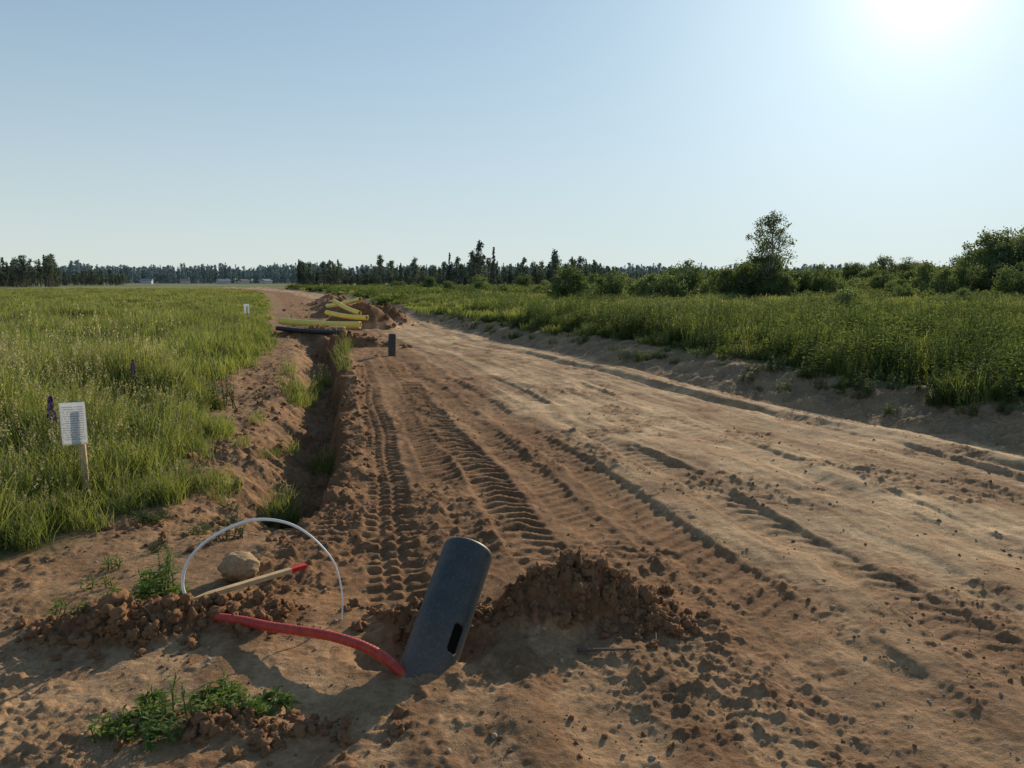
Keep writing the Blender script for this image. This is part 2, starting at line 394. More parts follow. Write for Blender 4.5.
# left meadow
X,Y,d,r=sample(3.5,12,32,-1,1); hn=1+.55*fbm(X*.6,Y*.6,2,510); add('fine',X,Y,(.35+.68*ss(0,.9,d))*hn*r.uniform(.7,1.25,len(X)),r)
X,Y,d,r=sample(12,30,8,-1,2); hn=1+.55*fbm(X*.3,Y*.3,2,510); add('mid',X,Y,(.45+.4*ss(0,.8,d))*hn*r.uniform(.65,1.2,len(X)),r)
X,Y,d,r=sample(30,160,.7,-1,3,12); add('far',X,Y,(.35+.3*ss(0,2,d))*r.uniform(.6,1.05,len(X)),r)
X,Y,d,r=sample(4.5,30,1.8,-1,13,4); k=pn(X*.4,Y*.3,540)>.0; add('wn',X[k],Y[k],r.uniform(.5,1.15,k.sum()),r)
# right meadow
X,Y,d,r=sample(5,26,9,1,4,6); k=r.uniform(size=len(X))<(.95-.25*ss(3,9,d)); add('wn',X[k],Y[k],(.35+.75*ss(0,1.0,d[k]))*(1+.35*pn(X[k]*.5,Y[k]*.5,541))*r.uniform(.7,1.3,k.sum()),r)
X,Y,d,r=sample(5,30,3.2,1,5,6); add('mid',X,Y,(.3+.5*ss(0,1.2,d))*r.uniform(.6,1.25,len(X)),r)
X,Y,d,r=sample(22,55,1.9,1,6,8); k=pn(X*.15,Y*.1,520)+r.uniform(-.3,.3,len(X))>-.25; add('wm',X[k],Y[k],(.4+.55*ss(0,1.5,d[k]))*r.uniform(.5,1.3,k.sum()),r)
X,Y,d,r=sample(28,60,1.1,1,7,8); add('far',X,Y,(.4+.3*ss(0,2,d))*r.uniform(.5,1.15,len(X)),r)
X,Y,d,r=sample(55,170,.35,1,8,12); add('far',X,Y,(.4+.3*ss(0,2,d))*r.uniform(.5,1.3,len(X)),r)
X,Y,d,r=sample(50,170,.3,1,9,12); k=pn(X*.06,Y*.03,530)+r.uniform(-.3,.3,len(X))>-.15; add('wf',X[k],Y[k],r.uniform(.4,1.3,k.sum()),r)
# stray tufts on ditch banks
def tufts(key,cx,cy,sx,sy,n,s0,s1,seed):
    rng=np.random.default_rng(seed); X=cx+rng.normal(size=n)*sx; Y=cy+rng.normal(size=n)*sy; add(key,X,Y,rng.uniform(s0,s1,n),rng)
tufts('fine',-2.05,6.6,.04,.16,5,.35,.7,1); tufts('fine',-2.2,8.9,.05,.25,5,.3,.6,2); tufts('fine',-3.4,12.6,.10,.6,9,.4,.9,3)
tufts('fine',-2.65,6.2,.12,.2,8,.25,.5,4); tufts('fine',-4.0,15.8,.12,1.2,10,.4,.9,6)
tufts('fine',-2.9,8.2,.25,.8,8,.2,.45,12); tufts('wn',-2.05,6.6,.04,.2,3,.2,.35,15); tufts('wn',-2.5,5.6,.3,.5,7,.12,.25,16)
rg=np.random.default_rng(88); Yb=rg.uniform(7,34,80); Xb=xr(Yb)+rg.uniform(.2,1.1,80); add('wn',Xb,Yb,rg.uniform(.15,.5,80),rg)
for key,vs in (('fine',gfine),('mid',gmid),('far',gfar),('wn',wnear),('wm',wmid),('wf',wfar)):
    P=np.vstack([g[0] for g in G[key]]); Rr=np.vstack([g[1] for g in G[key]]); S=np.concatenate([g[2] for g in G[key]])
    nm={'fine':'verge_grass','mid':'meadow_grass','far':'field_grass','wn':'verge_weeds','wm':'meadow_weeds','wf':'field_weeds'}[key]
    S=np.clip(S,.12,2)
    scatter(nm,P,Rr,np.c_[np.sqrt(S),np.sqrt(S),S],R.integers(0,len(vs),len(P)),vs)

# clods and pebbles
def rockmesh(name,seed,sub,mat,rough=.35,sq=(1,1,.75)):
    import bmesh
    rng=np.random.default_rng(seed); bm=bmesh.new(); bmesh.ops.create_icosphere(bm,subdivisions=sub,radius=1)
    co=np.array([v.co[:] for v in bm.verts]); o=rng.uniform(0,90)
    nz=fbm(co[:,0]*1.3+o,co[:,1]*1.3+co[:,2]*1.7,3,seed)+.5*fbm(co[:,2]*2.4+o,co[:,0]*2.1-co[:,1],3,seed+9)
    co=co*(1+rough*nz)[:,None]*np.array(sq)
    for v,c in zip(bm.verts,co): v.co=c
    me=bpy.data.meshes.new(name); bm.to_mesh(me); bm.free(); me.materials.append(mat)
    me.polygons.foreach_set('use_smooth',[True]*len(me.polygons)); return me
cl=[rockmesh('clod',s,3,M_clod,.7) for s in range(5)]
pb=[rockmesh('pebble',40+s,2,M_pebble,.35,(1,.8,.6)) for s in range(4)]
def clods():
    rng=np.random.default_rng(3); P=[];S=[]
    def put(X,Y,s,sink=.5):
        Z=gza(X,Y)+s*(.5-sink); P.append(np.c_[X,Y,Z]); S.append(s)
    n=9000; Y=2*np.exp(rng.uniform(0,1.7,n)); X=rng.uniform(-.8,.8,n)*(Y+1); t=terrain(X,Y)
    k=(rng.uniform(size=n)<(.05+.6*ss(.1,.6,fbm(X*1.2,Y*1.2,2,600))+.5*t[8]*t[1])*(1-t[2])); X=X[k];Y=Y[k]
    put(X,Y,.003+.010*rng.uniform(size=len(X))**4)
    # crumbs along both lips of the ditch
    n=1500; Y=rng.uniform(4.8,16,n); X=xl(Y)+np.where(rng.uniform(size=n)<.5,.22+.2*rng.normal(size=n),-1.0+.4*rng.normal(size=n)); t=terrain(X,Y); k=t[2]<.5
    put(X[k],Y[k],.005+.030*rng.uniform(size=k.sum())**4)
    for (cx,cy,rx,ry,h,m) in HEAPS:
        n=int(420*min(rx,1)*1.0+60) if cy<10 else 90
        X=cx+rng.normal(size=n)*rx*.62; Y=cy+rng.normal(size=n)*ry*.62
        put(X,Y,(.005+.032*rng.uniform(size=n)**3.5)*(1 if cy<10 else 3.5))
    X=np.array([-1.97,-1.88,-1.70,-1.78,-2.1,.62,.55,.45,-1.5,-1.58,.66]);Y=np.array([3.62,3.5,3.68,3.45,3.7,3.55,3.62,3.5,3.42,3.75,3.95]);put(X,Y,np.array([.06,.045,.06,.035,.055,.03,.026,.02,.03,.03,.03]),.3)
    P=np.vstack(P);S=np.concatenate(S); scatter('soil_clods',P,rng.uniform(0,6.28,(len(P),3)),S,rng.integers(0,5,len(P)),cl)
    n=1500; Y=2*np.exp(rng.uniform(0,1.9,n)); X=rng.uniform(-.8,.8,n)*(Y+1); t=terrain(X,Y); k=(t[2]<.4); X=X[k];Y=Y[k]
    s=.003+.012*rng.uniform(size=len(X))**4
    scatter('pebbles',np.c_[X,Y,gza(X,Y)+s*.2],rots(rng,len(X),.4),s,rng.integers(0,4,len(X)),pb)
clods()

# ------------------------------------------------------------ grey plastic pipe
def mat_pipe():
    s=NT('grey_pvc'); n=s.noise(9,6,.65); n2=s.noise(60,4,.7)
    c=s.ramp(n,[(.35,(.034,.041,.045)),(.72,(.056,.064,.068))]); 
    g=s.n('ShaderNodeTexCoord'); sep=s.n('ShaderNodeSeparateXYZ'); s.l(g.outputs['Object'],sep.inputs[0])
    mr=s.n('ShaderNodeMapRange'); s.l(sep.outputs['Z'],mr.inputs[0]); mr.inputs[1].default_value=.30; mr.inputs[2].default_value=.0
    mm=s.n('ShaderNodeMath',operation='MULTIPLY'); s.l(mr.outputs[0],mm.inputs[0]); s.l(n2,mm.inputs[1])
    c=s.mix(mm.outputs[0],c,(.14,.10,.07)); c=s.mix(s.ramp(n2,[(.52,(0,0,0)),(.72,(.5,.5,.5))]),c,(.15,.125,.10))
    s.pbsdf(c,.55,s.bump(n2,.12,.003),.35); return s.m
M_pipe=mat_pipe()
def pipe(name,base,axis,length,dia,slot=None,below=.35):
    nA=128;nL=120;r=dia/2;V=[];F=[]
    quat=Vector(axis).to_track_quat('Z','Y')
    if slot:
        ld=quat.inverted()@Vector(slot[0]); sa=math.degrees(math.atan2(ld.y,ld.x))
    zs=np.linspace(-below,length,nL)
    for iz,z in enumerate(zs):
        rr=r-(.006*max(0,(z-(length-.012))/.012))
        for k in range(nA):
            t=2*math.pi*k/nA;V.append((rr*math.cos(t),rr*math.sin(t),z))
    for i in range(nL-1):
        zc=(zs[i]+zs[i+1])/2
        for k in range(nA):
            a=((k+.5)/nA*360)
            if slot and ((a-sa+180)%360-180)**4/slot[1]**4+((zc-slot[2])/slot[3])**4<1: continue
            F.append((i*nA+k,i*nA+(k+1)%nA,(i+1)*nA+(k+1)%nA,(i+1)*nA+k))
    me=mesh_q(name,V,F,[M_pipe],True); o=obj(name,me)
    o.location=base; o.rotation_mode='QUATERNION'; o.rotation_quaternion=quat
    m=o.modifiers.new('wall','SOLIDIFY'); m.thickness=.008; m.offset=-1
    return o
ax=Vector((.165,.42,.395))
big=pipe('drainage_pipe',(-.39,3.24,-.04),ax,ax.length+.04,.25,slot=((.72,-.68,.25),15,.165,.068))
pipe('drainage_pipe',(-2.8,17.9,gz(-2.8,17.9)),(.03,.02,1),.53,.18)

# ------------------------------------------------------------ red conduit
def mat_red():
    s=NT('red_corrugated_conduit'); n=s.noise(18,5,.7); c=s.ramp(n,[(.35,(.38,.026,.016)),(.75,(.58,.055,.03))])
    c=s.mix(s.ramp(s.noise(40,4,.7),[(.5,(0,0,0)),(.8,(.55,.55,.55))]),c,(.3,.17,.11)); s.pbsdf(c,.5,None,.4); return s.m
P=spline([(-1.48,3.64,.05),(-1.30,3.55,.07),(-1.147,3.47,.08),(-.83,3.33,.10),(-.62,3.22,.085),(-.49,3.16,.02),(-.40,3.13,-.08)],260)
rad=.0225+.0007*np.sin(np.arange(260)*2*math.pi/4.0)
v,f=tube(P,rad,20); obj('red_cable_conduit',mesh_q('red_cable_conduit',v,f,[mat_red()],True))
P=spline([(-1.50,3.66,-.05),(-1.575,3.72,.0),(-1.66,3.76,.09),(-1.69,3.78,.17),(-1.66,3.79,.28),(-1.565,3.8,.385),(-1.42,3.81,.465),(-1.28,3.81,.497),(-1.13,3.8,.475),(-1.01,3.79,.40),(-.91,3.78,.28),(-.872,3.76,.15),(-.865,3.74,.05),(-.87,3.72,-.05)],140)
t=np.linspace(0,1,140); rad=.0085-.0045*ss(.45,.85,t)
v,f=tube(P,rad,10); obj('white_cable_loop',mesh_q('white_cable_loop',v,f,[mat_simple('white_polyethylene',(.78,.77,.74),.4,.08,12,.05)],True))

# ------------------------------------------------------------ stakes
M_wood=mat_simple('raw_pine_wood',(.54,.38,.20),.75,.25,14,.2)
M_redp=mat_simple('red_marking_paint',(.55,.03,.02),.6,.2,20)
def stake(name,L,w,th,redlen=0,pointed=True,parent=None):
    zs=[0,.10 if pointed else .002,L-redlen if redlen else L*.6,L-.004,L]; ws=[.15 if pointed else .95,1,1,1,.9]
    V=[];F=[];mi=[]
    for z,k in zip(zs,ws):
        for sx,sy in ((-1,-1),(1,-1),(1,1),(-1,1)): V.append((sx*w/2*k,sy*th/2*(1 if k>.5 else .5),z))
    for i in range(4):
        for k in range(4): F.append((i*4+k,i*4+(k+1)%4,i*4+4+(k+1)%4,i*4+4+k)); mi.append(1 if (redlen and i>=2) else 0)
    F+= [(3,2,1,0),(16,17,18,19)]; mi+=[0,1 if redlen else 0]
    me=mesh_q(name,V,F,[M_wood,M_redp],False,None,mi); return obj(name,me,parent)
s=stake('wooden_survey_stake',.68,.036,.024,.10)
A=Vector((-1.66,3.80,gz(-1.66,3.80)+.035)); B=Vector((-1.20,4.30,gz(-1.2,4.3)+.075)); s.location=A
s.rotation_mode='QUATERNION'; s.rotation_quaternion=(B-A).to_track_quat('Z','Y')

def mat_paper():
    s=NT('printed_notice'); tc=s.n('ShaderNodeTexCoord'); sep=s.n('ShaderNodeSeparateXYZ'); s.l(tc.outputs['Object'],sep.inputs[0])
    def mth(op,a,b=None,c=None):
        m=s.n('ShaderNodeMath',operation=op)
        for i,v in enumerate((a,b,c)):
            if v is None: continue
            if hasattr(v,'is_linked'): s.l(v,m.inputs[i])
            else: m.inputs[i].default_value=v
        return m.outputs[0]
    X=sep.outputs['X'];Z=sep.outputs['Z']
    row=mth('FLOOR',mth('MULTIPLY',Z,56)); fr=mth('FRACT',mth('MULTIPLY',Z,56))
    line=mth('LESS_THAN',fr,.4)
    cv=s.n('ShaderNodeCombineXYZ'); s.l(mth('MULTIPLY',X,70),cv.inputs[0]); s.l(mth('MULTIPLY',row,7.3),cv.inputs[1])
    n=s.n('ShaderNodeTexNoise'); n.inputs['Scale'].default_value=1; n.inputs['Detail'].default_value=1; s.l(cv.outputs[0],n.inputs['Vector'])
    word=mth('GREATER_THAN',n.outputs['Fac'],.42)
    inx=mth('LESS_THAN',mth('ABSOLUTE',X),.08); inz=mth('LESS_THAN',mth('ABSOLUTE',Z),.135)
    k=mth('MULTIPLY',mth('MULTIPLY',line,word),mth('MULTIPLY',inx,inz))
    c=s.mix(mth('MULTIPLY',k,.45),(.84,.84,.84),(.15,.15,.17))
    p=s.n('ShaderNodeBsdfPrincipled'); s.l(c,p.inputs['Base Color']); p.inputs['Roughness'].default_value=.25
    t=s.n('ShaderNodeBsdfTranslucent'); s.l(c,t.inputs['Color']); m=s.n('ShaderNodeMixShader'); m.inputs[0].default_value=.45
    s.l(p.outputs[0],m.inputs[1]); s.l(t.outputs[0],m.inputs[2]); s.l(m.outputs[0],s.out.inputs[0]); return s.m
M_paper=mat_paper()
def notice(loc,sc=1,rz=0,tilt=.03):
    e=bpy.data.objects.new('notice_sign',None); scene.collection.objects.link(e); e.location=loc; e.rotation_euler=(-.03,tilt,rz); e.scale=(sc,)*3
    st=stake('stake',1.0,.05,.022,0,True,e); st.location=(0.035,0.012,-.28)
    nx,nz=10,14; V=[];F=[]
    for j in range(nz+1):
        for i in range(nx+1):
            x=(i/nx-.5)*.19;z=(j/nz-.5)*.33; V.append((x,-.006-.012*math.cos(x*12)+.004*math.sin(z*14),z))
    for j in range(nz):
        for i in range(nx): a=j*(nx+1)+i; F.append((a,a+1,a+nx+2,a+nx+1))
    b=obj('laminated_notice',mesh_q('laminated_notice',V,F,[M_paper],True),e); b.location=(0,-.004,.62)
    m=b.modifiers.new('t','SOLIDIFY'); m.thickness=.002
    return e
notice((-3.36,5.85,gz(-3.36,5.85)+.02),1,.12,-.04)
notice((-9.6,28,gz(-9.6,28)+.05),1.0,.1,-.02)

# ------------------------------------------------------------ boulder
b=obj('boulder',rockmesh('boulder',77,5,mat_simple('tan_granite',(.36,.24,.135),.85,.25,5,.5,.2,.02),.10,(1,.85,.82)))
b.location=(-1.60,4.33,gz(-1.6,4.33)+.07); b.scale=(.112,)*3; b.rotation_euler=(.1,.15,.5)
st=spline([(.30,3.36,gz(.3,3.36)+.012),(.42,3.33,gz(.42,3.33)+.02),(.56,3.31,gz(.56,3.31)+.012)],10); v,f=tube(st,np.linspace(.009,.005,10),6)
obj('dry_stick',mesh_q('dry_stick',v,f,[M_bark],True))

# ------------------------------------------------------------ lupin
def lupin(x,y,h,seed):
    rng=np.random.default_rng(seed); z0=gz(x,y); parts=[];mi=[];bl=[]
    v,f=tube([(0,0,0),(.01,0,h*.6),(.0,.01,h)],[.005,.004,.002],5);parts.append((v,f));mi+=[0]*len(f);bl.append(np.full(len(v),.5))
    n=170;t=rng.uniform(0,1,n);a=rng.uniform(0,6.28,n);rr=.034*(1-.75*t); C=np.c_[rr*np.cos(a),rr*np.sin(a),h-.2+.21*t]
    v,f=leaves(rng,C,.024,.7,.2);parts.append((v,f));mi+=[1]*len(f);bl.append(rng.uniform(0,1,len(v)))
    for k in range(6):
        az=rng.uniform(0,6.28);zz=rng.uniform(.2,h-.3);c=np.array([.07*math.cos(az),.07*math.sin(az),zz])
        for j in range(8):
            b2=j*.785;o=np.array([math.cos(b2),math.sin(b2),.25])*.05;sd=np.array([-math.sin(b2),math.cos(b2),0])*.008
            parts.append((np.array([c,c+o*.6+sd,c+o,c+o*.6-sd]),np.array([[0,1,2,3]])));mi.append(0);bl.append(np.full(4,.5))
    V,F=merge(parts); o=obj('lupin_flower',mesh_q('lupin_flower',V,F,[M_weed,M_lup],False,{'bl':np.concatenate(bl)},mi)); o.location=(x,y,z0)
M_lup=mat_leaf('lupin_petals',(.06,.035,.11),(.15,.085,.21),.3,.1,(1.1,1,1.2))
lupin(-3.76,6.2,.80,1); lupin(-4.9,9.9,.7,3)

# ------------------------------------------------------------ foreground weeds
def fgplant(name,x,y,ns,rad,h,ls,nl,seed,asp=.22):
    o=obj(name,weed_var(seed,ns,rad,h,ls,nl,M_weedf,asp)); o.location=(x,y,gz(x,y)-.005)
M_weedf=mat_leaf('young_weed_leaves',(.07,.12,.032),(.18,.25,.07),.42,.1)
fgplant('weed_plant',-1.86,3.98,5,.05,.28,.11,24,901,.2); fgplant('weed_plant',-1.95,3.92,6,.08,.18,.09,20,902,.25); fgplant('weed_plant',-1.80,3.92,4,.05,.15,.08,18,903,.25)
for i,(x,y,h,n,a) in enumerate([(-1.42,2.85,.10,9,.3),(-1.28,2.78,.17,5,.2),(-1.15,2.86,.09,9,.3),(-1.30,2.66,.10,9,.22),(-1.05,2.83,.07,8,.35),(-1.5,2.72,.08,7,.3),(-1.2,2.93,.08,7,.3),(-.98,2.9,.05,6,.4)]):
    fgplant('weed_plant',x,y,n,.075,h,.06,18,910+i,a)
for i,(x,y) in enumerate([(-2.15,4.0),(-2.35,4.2),(-2.2,3.65),(-2.45,4.5),(-2.05,4.15)]): fgplant('weed_plant',x,y,5,.08,.09,.05,10,930+i,.3)
M_twig=mat_simple('dead_straw',(.34,.25,.15),.9,.3,10)
rng=np.random.default_rng(44); parts=[]
yy=rng.uniform(2.3,7,240); xx=rng.uniform(-.75,.6,240)*(yy+.8); aa=rng.uniform(0,6.28,240); LL=rng.uniform(.02,.09,240); z0=gza(xx,yy); z1=gza(xx+np.cos(aa)*LL,yy+np.sin(aa)*LL)
for i in range(240):
    x,y=xx[i],yy[i]
    if x<float(xg(y)): continue
    dx=math.cos(aa[i])*LL[i];dy=math.sin(aa[i])*LL[i]
    parts.append(tube([(x,y,z0[i]+.006),(x+dx*.5,y+dy*.5,(z0[i]+z1[i])/2+.012),(x+dx,y+dy,z1[i]+.004)],.0016,4,False))
v,f=merge(parts); obj('straw_litter',mesh_q('straw_litter',v,f,[M_twig],False))

# ------------------------------------------------------------ gas pipes and timbers by the trench
M_yel=mat_simple('yellow_gas_pipe_pe',(.82,.62,.12),.4,.1,6,.05,.5); M_blk=mat_simple('black_hdpe',(.03,.03,.035),.45,.2,6,.05,.4)
def longpipe(name,A,B,r,mat,sag=.04):
    A=np.array(A);B=np.array(B);t=np.linspace(0,1,24)[:,None];P=A*(1-t)+B*t;P[:,2]-=sag*np.sin(np.pi*t[:,0])
    v,f=tube(P,r,20,False);me=mesh_q(name,v,f,[mat],True);o=obj(name,me);m=o.modifiers.new('w','SOLIDIFY');m.thickness=.012;return o
longpipe('yellow_gas_pipe',(-7.7,25.6,.42),(-4.9,24.9,.32),.11,M_yel)
longpipe('yellow_gas_pipe',(-6.4,26.6,.66),(-4.8,25.6,.52),.08,M_yel)
longpipe('yellow_gas_pipe',(-6.5,28.2,1.02),(-5.3,26.9,.62),.08,M_yel)
longpipe('yellow_gas_pipe',(-7.4,31,.75),(-5.6,28.6,1.08),.08,M_yel)
longpipe('black_water_pipe',(-7.3,23.9,.28),(-4.9,23.3,.18),.07,M_blk)
for i,(x,y,h) in enumerate([(-6.9,25.9,.75),(-7.7,26.9,.6)]):
    s=stake('wooden_survey_stake',h+.2,.06,.04,0); s.location=(x,y,gz(x,y)-.2); s.rotation_euler=(.05*i,.12-.1*i,.4)
M_plk=mat_simple('weathered_board',(.50,.44,.34),.8,.2,6)
for i,(A,B) in enumerate([((-7.3,24.9,.24),(-5.3,24.4,.28))]):
    A=Vector(A);B=Vector(B); s=stake('timber_plank',(B-A).length,.14,.04,0,False); s.data.materials[0]=M_plk; s.location=A; s.rotation_mode='QUATERNION'; s.rotation_quaternion=(B-A).to_track_quat('Z','Y')

# ------------------------------------------------------------ trees
def tree_mesh(name,seed,H,tr,clusters,leafn,leafs,mats,limb=.03,asp=.6):
    rng=np.random.default_rng(seed); parts=[];mi=[];bl=[]
    tz=np.linspace(0,1,9); wob=np.c_[np.cumsum(rng.normal(size=9)*.02*H),np.cumsum(rng.normal(size=9)*.02*H)]*tz[:,None]
    TP=np.c_[wob,tz*H*.96]; v,f=tube(TP,tr*(1-.9*tz)+.01,8,False);parts.append((v,f));mi+=[0]*len(f);bl.append(np.zeros(len(v)))
    for (c,r) in clusters:
        c=np.array(c,float);z0=max(.05*H,c[2]-abs(np.hypot(c[0],c[1]))*.9-.1*H);z0=min(z0,H*.9)
        k=z0/(H*.96);a=np.array([np.interp(k,tz,TP[:,0]),np.interp(k,tz,TP[:,1]),z0]);m=(a+c)/2+np.array([0,0,-.04*H])*rng.uniform(0,1)
        v,f=tube([a,m,c],[limb,limb*.6,limb*.2],4,False);parts.append((v,f));mi+=[0]*len(f);bl.append(np.zeros(len(v)))
        n=int(leafn*rng.uniform(.5,1.3)); p=rng.normal(size=(n,3)); p/=np.linalg.norm(p,axis=1)[:,None]; p*=(r*rng.uniform(.1,1,n)**.6*rng.uniform(.7,1.35,n))[:,None]; p[:,2]*=.8
        v,f=leaves(rng,c+p,leafs,asp,-.2);parts.append((v,f));mi+=[1]*len(f);bl.append(np.repeat(np.clip(rng.uniform(0,.7,n)+rng.uniform(0,.4),0,1),4))
    V,F=merge(parts);return mesh_q(name,V,F,mats,False,{'bl':np.concatenate(bl)},mi)
def crown(seed,n,zc,rz,rx,shape=None,rr=(.35,.6)):
    rng=np.random.default_rng(seed);out=[]
    while len(out)<n:
        p=rng.uniform(-1,1,3);d=np.linalg.norm(p)
        if d>1 or d<.35 and rng.uniform()<.5: continue
        w=rx*(shape(p[2]) if shape else 1)
        out.append(((p[0]*w,p[1]*w,zc+p[2]*rz),rng.uniform(*rr)))
    return out
def place(name,me,x,y,s=1,rz=0,sz=None):
    o=obj(name,me);o.location=(x,y,gz(x,y)-.05);o.scale=(s,s,sz or s);o.rotation_euler=(0,0,rz);return o
birch=tree_mesh('birch_tree',1,6.5,.12,crown(2,66,4.2,2.15,1.9,lambda z:1.0-.5*max(z,0)**1.5-.15*max(-z,0),(.3,.6))+[((0,0,6.35),.3),((.25,.1,6.1),.35)],90,.14,[M_birch,M_leaf],.03)
place('birch_tree',birch,18.9,57,1.0,.5)
bushes=[tree_mesh('willow_shrub',10+i,h,.07,crown(20+i,n,h*.45,h*.5,w,lambda z:1-.3*max(z,0),(.4,.75)),140,.16,[M_bark,M_leaf2],.02) for i,(h,n,w) in enumerate([(2.8,52,2.0),(3.0,48,1.7),(2.3,48,2.2),(3.4,48,1.5)])]
oaks=[tree_mesh('deciduous_tree',40+i,h,.16,crown(50+i,90,h*.54,h*.46,w,lambda z:1-.35*max(z,0)**2,(.5,.95)),140,.22,[M_bark,M_leaf],.04) for i,(h,w) in enumerate([(6.2,2.9),(5.2,2.8),(6.6,2.4)])]
def px(xp,D): return (xp-512)/770*D
i=0
for xp,D,s in [(725,58,.95),(742,60,1.05),(790,60,1.05),(812,59,.9),(830,62,.8),(775,56,.8),(660,52,.95),(682,55,.85),(648,58,.65),(566,45,.75),(583,60,.75),(610,48,.7),(590,70,.7),(700,70,.8),(850,72,.75),(880,75,.9),(895,66,.6),(925,62,.95),(945,64,1.1),(960,60,.95),(978,62,.9),(1000,60,1.0),(1020,58,.95),(1045,60,1.1),(845,27,.42),(450,90,.6),(480,95,.7),(525,110,.8),(545,85,.6),(575,100,.9),(640,95,.8),(756,57.5,1.05),(1075,58,1.1),(868,100,1.1),(820,95,1.0),(480,130,.9),(715,62,.9),(768,61,1.1),(803,66,1.1),(625,75,.7),(672,62,.9),(905,80,.9),(860,85,.9),(505,75,.45),(540,65,.4),(630,58,.4),(735,45,.35),(900,48,.4),(960,42,.4),(430,110,.7),(400,130,.8),(1010,54,.9),(940,58,.8)]:
    place('willow_shrub',bushes[i%4],px(xp,D),D,s,i*1.7,s*(.9+.2*((i*7)%5)/5)); i+=1
for xp,D,s,k in [(985,68,.92,0),(1010,64,.98,1),(1035,66,1.1,2),(965,74,.8,1),(880,110,.8,0),(905,120,.8,2),(1065,70,1.1,0),(850,115,.85,1),(1000,70,.95,2)]:
    place('deciduous_tree',oaks[k],px(xp,D),D,s,xp*.3)
def conifer(seed,H,kind,mat):
    rng=np.random.default_rng(seed);cl=[]
    if kind=='spruce':
        for k in range(44):
            z=rng.uniform(.08,1)**.9;w=.17*H*(1.03-z);a=rng.uniform(0,6.28);cl.append(((w*math.cos(a)*rng.uniform(.2,1),w*math.sin(a)*rng.uniform(.2,1),z*H),.05*H*(1.25-z)))
    else:
        for k in range(26):
            z=rng.uniform(.42,1);w=.18*H*math.sqrt(max(.05,1.05-z))*1.3*rng.uniform(.3,1);a=rng.uniform(0,6.28);cl.append(((w*math.cos(a),w*math.sin(a),z*H),.065*H*rng.uniform(.7,1.2)))
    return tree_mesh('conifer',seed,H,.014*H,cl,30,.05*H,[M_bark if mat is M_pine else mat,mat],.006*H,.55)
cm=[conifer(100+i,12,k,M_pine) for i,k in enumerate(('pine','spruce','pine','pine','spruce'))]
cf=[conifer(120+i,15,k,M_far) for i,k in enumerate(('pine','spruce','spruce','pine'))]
def forest(name,bands,vs,seed):
    rng=np.random.default_rng(seed);P=[];S=[]
    for (x0,x1,D0,D1,n,h0,h1) in bands:
        xp=rng.uniform(x0,x1,n);D=rng.uniform(D0,D1,n);X=(xp-512)/770*D
        hh=(h0+(h1-h0)*rng.uniform(0,1,n)**2.2)*(1+.25*pn(xp*.03,xp*0,700+seed))
        P.append(np.c_[X,D,gza(X,D)-.3]);S.append(hh)
    P=np.vstack(P);S=np.concatenate(S);Rr=np.c_[np.zeros(len(P)),np.zeros(len(P)),rng.uniform(0,6.28,len(P))]
    scatter(name,P,Rr,np.c_[S*.5+.4,S*.5+.4,S],rng.integers(0,len(vs),len(P)),vs)
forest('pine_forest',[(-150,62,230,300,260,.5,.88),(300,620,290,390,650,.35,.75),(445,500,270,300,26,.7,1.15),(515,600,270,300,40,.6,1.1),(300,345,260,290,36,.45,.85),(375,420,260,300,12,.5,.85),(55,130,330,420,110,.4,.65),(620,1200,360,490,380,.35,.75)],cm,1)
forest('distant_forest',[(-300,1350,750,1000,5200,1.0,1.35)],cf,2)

# ------------------------------------------------------------ distant houses
M_wall=mat_simple('rendered_wall',(.45,.46,.46),.8,.1,1,.05); M_roof=mat_simple('grey_metal_roof',(.24,.26,.29),.5,.1,1,.05); M_glass=mat_simple('window_glass',(.04,.05,.06),.2,.1,1,.0)
M_roof2=mat_simple('brown_metal_roof',(.22,.16,.14),.5,.1,1,.05)
def house(x,y,w,d,h,roof):
    e=bpy.data.objects.new('farm_house',None);scene.collection.objects.link(e);e.location=(x,y,gz(x,y));e.rotation_euler=(0,0,x*.01)
    def box(nm,x0,x1,y0,y1,z0,z1,m):
        V=[(a,b,c) for c in (z0,z1) for a,b in ((x0,y0),(x1,y0),(x1,y1),(x0,y1))]
        F=[(3,2,1,0),(4,5,6,7)]+[(k,(k+1)%4,(k+1)%4+4,k+4) for k in range(4)]
        return obj(nm,mesh_q(nm,V,F,[m],False),e)
    box('walls',-w/2,w/2,-d/2,d/2,0,h,M_wall)
    V=[(-w/2-.4,-d/2-.4,h+.01),(w/2+.4,-d/2-.4,h+.01),(w/2+.4,d/2+.4,h+.01),(-w/2-.4,d/2+.4,h+.01),(-w/2-.4,0,h+d*.25),(w/2+.4,0,h+d*.25)]
    me=bpy.data.meshes.new('roof');me.from_pydata(V,[],[(0,1,5,4),(2,3,4,5),(3,2,1,0),(0,4,3),(1,2,5)]);me.materials.append(roof);obj('roof',me,e)
    for k in range(3): box('window_%d'%k,-w*.35+k*w*.3,-w*.35+k*w*.3+1.1,-d/2-.03,-d/2-.003,1,2.3,M_glass)
    box('door',w*.38,w*.38+.9,-d/2-.03,-d/2-.003,0.02,2.05,M_roof2)
for xp,D,w,h,k in [(150,620,8,2.8,0),(188,640,7,2.8,1),(226,650,10,2.8,0),(246,630,7,2.7,1),(268,640,8,2.8,0)]:
    house(px(xp,D),D,w,6,h,(M_roof,M_roof2)[k])

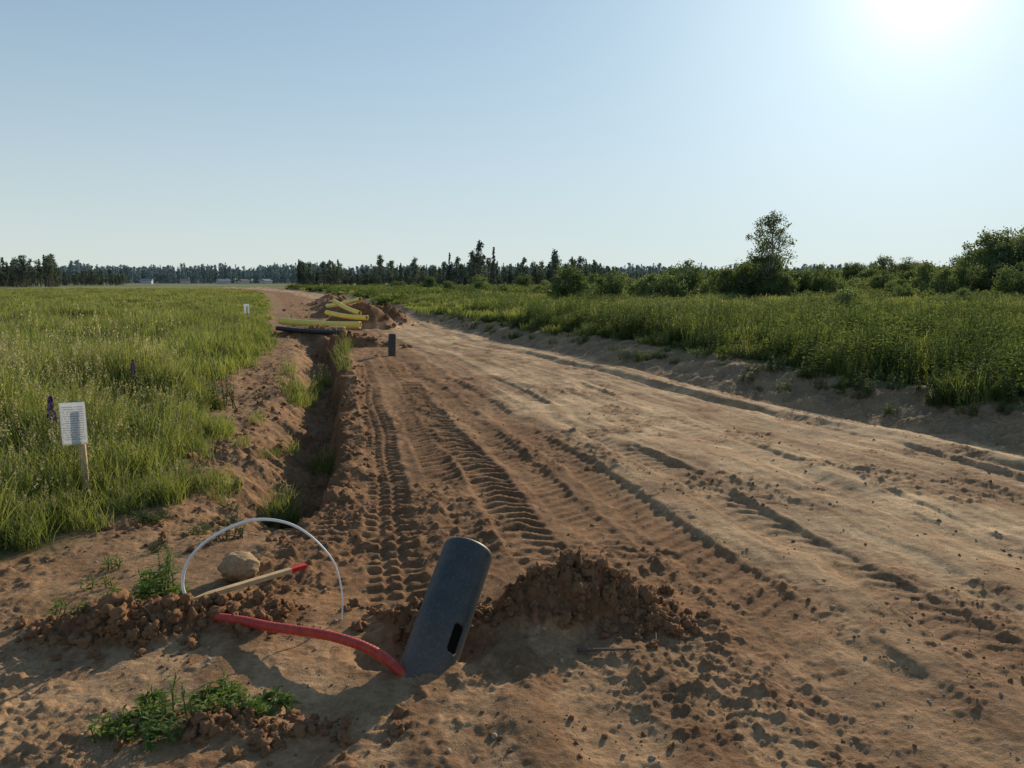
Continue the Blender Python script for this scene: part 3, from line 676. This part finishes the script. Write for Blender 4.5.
# ------------------------------------------------------------ light, sky, camera
w=bpy.data.worlds.new('World');scene.world=w;w.use_nodes=True;nt=w.node_tree;bg=nt.nodes['Background']
sk=nt.nodes.new('ShaderNodeTexSky');sk.sky_type='NISHITA';sk.sun_disc=False;sk.sun_elevation=math.radians(SUN_EL);sk.sun_rotation=math.radians(SUN_AZ)
sk.air_density=1.0;sk.dust_density=.5;sk.ozone_density=1.2;sk.altitude=0
az,el=math.radians(SUN_AZ),math.radians(SUN_EL)
S=Vector((math.sin(az)*math.cos(el),math.cos(az)*math.cos(el),math.sin(el)))
def vm(op,a,b=None):
    n=nt.nodes.new('ShaderNodeVectorMath');n.operation=op
    for i,v in enumerate((a,b)):
        if v is None: continue
        if hasattr(v,'is_linked'): nt.links.new(v,n.inputs[i])
        else: n.inputs[i].default_value=v
    return n
def mt(op,a,b=None):
    n=nt.nodes.new('ShaderNodeMath');n.operation=op
    for i,v in enumerate((a,b)):
        if v is None: continue
        if hasattr(v,'is_linked'): nt.links.new(v,n.inputs[i])
        else: n.inputs[i].default_value=v
    return n.outputs[0]
# soft shoulder on the very bright forward scatter (the photo's exposure holds the sky): c*L/(L+c)
Cc=(3.3,4.7,6.8)
num=vm('MULTIPLY',sk.outputs[0],tuple(c*k for c,k in zip(Cc,(1.95,2.15,2.12)))).outputs[0]; den=vm('ADD',sk.outputs[0],Cc).outputs[0]
soft=vm('DIVIDE',num,den).outputs[0]
tc=nt.nodes.new('ShaderNodeTexCoord'); nrm=vm('NORMALIZE',tc.outputs['Generated']).outputs[0]
sx=nt.nodes.new('ShaderNodeSeparateXYZ'); nt.links.new(nrm,sx.inputs[0])
hz=mt('POWER',mt('SUBTRACT',1.0,mt('ABSOLUTE',sx.outputs['Z'])),5.0)
mx=nt.nodes.new('ShaderNodeMix'); mx.data_type='RGBA'; nt.links.new(mt('MULTIPLY',hz,.85),mx.inputs[0]); nt.links.new(soft,mx.inputs[6]); mx.inputs[7].default_value=(7.2,7.7,7.4,1)
dt=mt('MAXIMUM',vm('DOT_PRODUCT',nrm,tuple(S)).outputs['Value'],0)
g=mt('ADD',mt('MULTIPLY',mt('POWER',dt,420.0),4.0),mt('MULTIPLY',mt('POWER',dt,36.0),2.2))
gc=nt.nodes.new('ShaderNodeCombineXYZ')
nt.links.new(g,gc.inputs[0]);nt.links.new(mt('MULTIPLY',g,.92),gc.inputs[1]);nt.links.new(mt('MULTIPLY',g,.74),gc.inputs[2])
fin=vm('ADD',mx.outputs[2],gc.outputs[0]).outputs[0]
nt.links.new(fin,bg.inputs[0]);bg.inputs[1].default_value=.10
ld=bpy.data.lights.new('sun','SUN');ld.energy=5.0;ld.angle=math.radians(.6);ld.color=(1,.85,.63)
lo=obj('sun',ld);lo.rotation_mode='QUATERNION';lo.rotation_quaternion=(-S).to_track_quat('-Z','Y')
cd=bpy.data.cameras.new('camera');cd.sensor_width=36;cd.lens=27.07;cd.clip_end=20000;cd.clip_start=.05
co=obj('camera',cd);co.location=(0,0,1.7);co.rotation_euler=(math.radians(90-7.55),0,0);scene.camera=co
scene.view_settings.view_transform='Standard';scene.view_settings.look='None';scene.view_settings.exposure=0;scene.view_settings.gamma=1
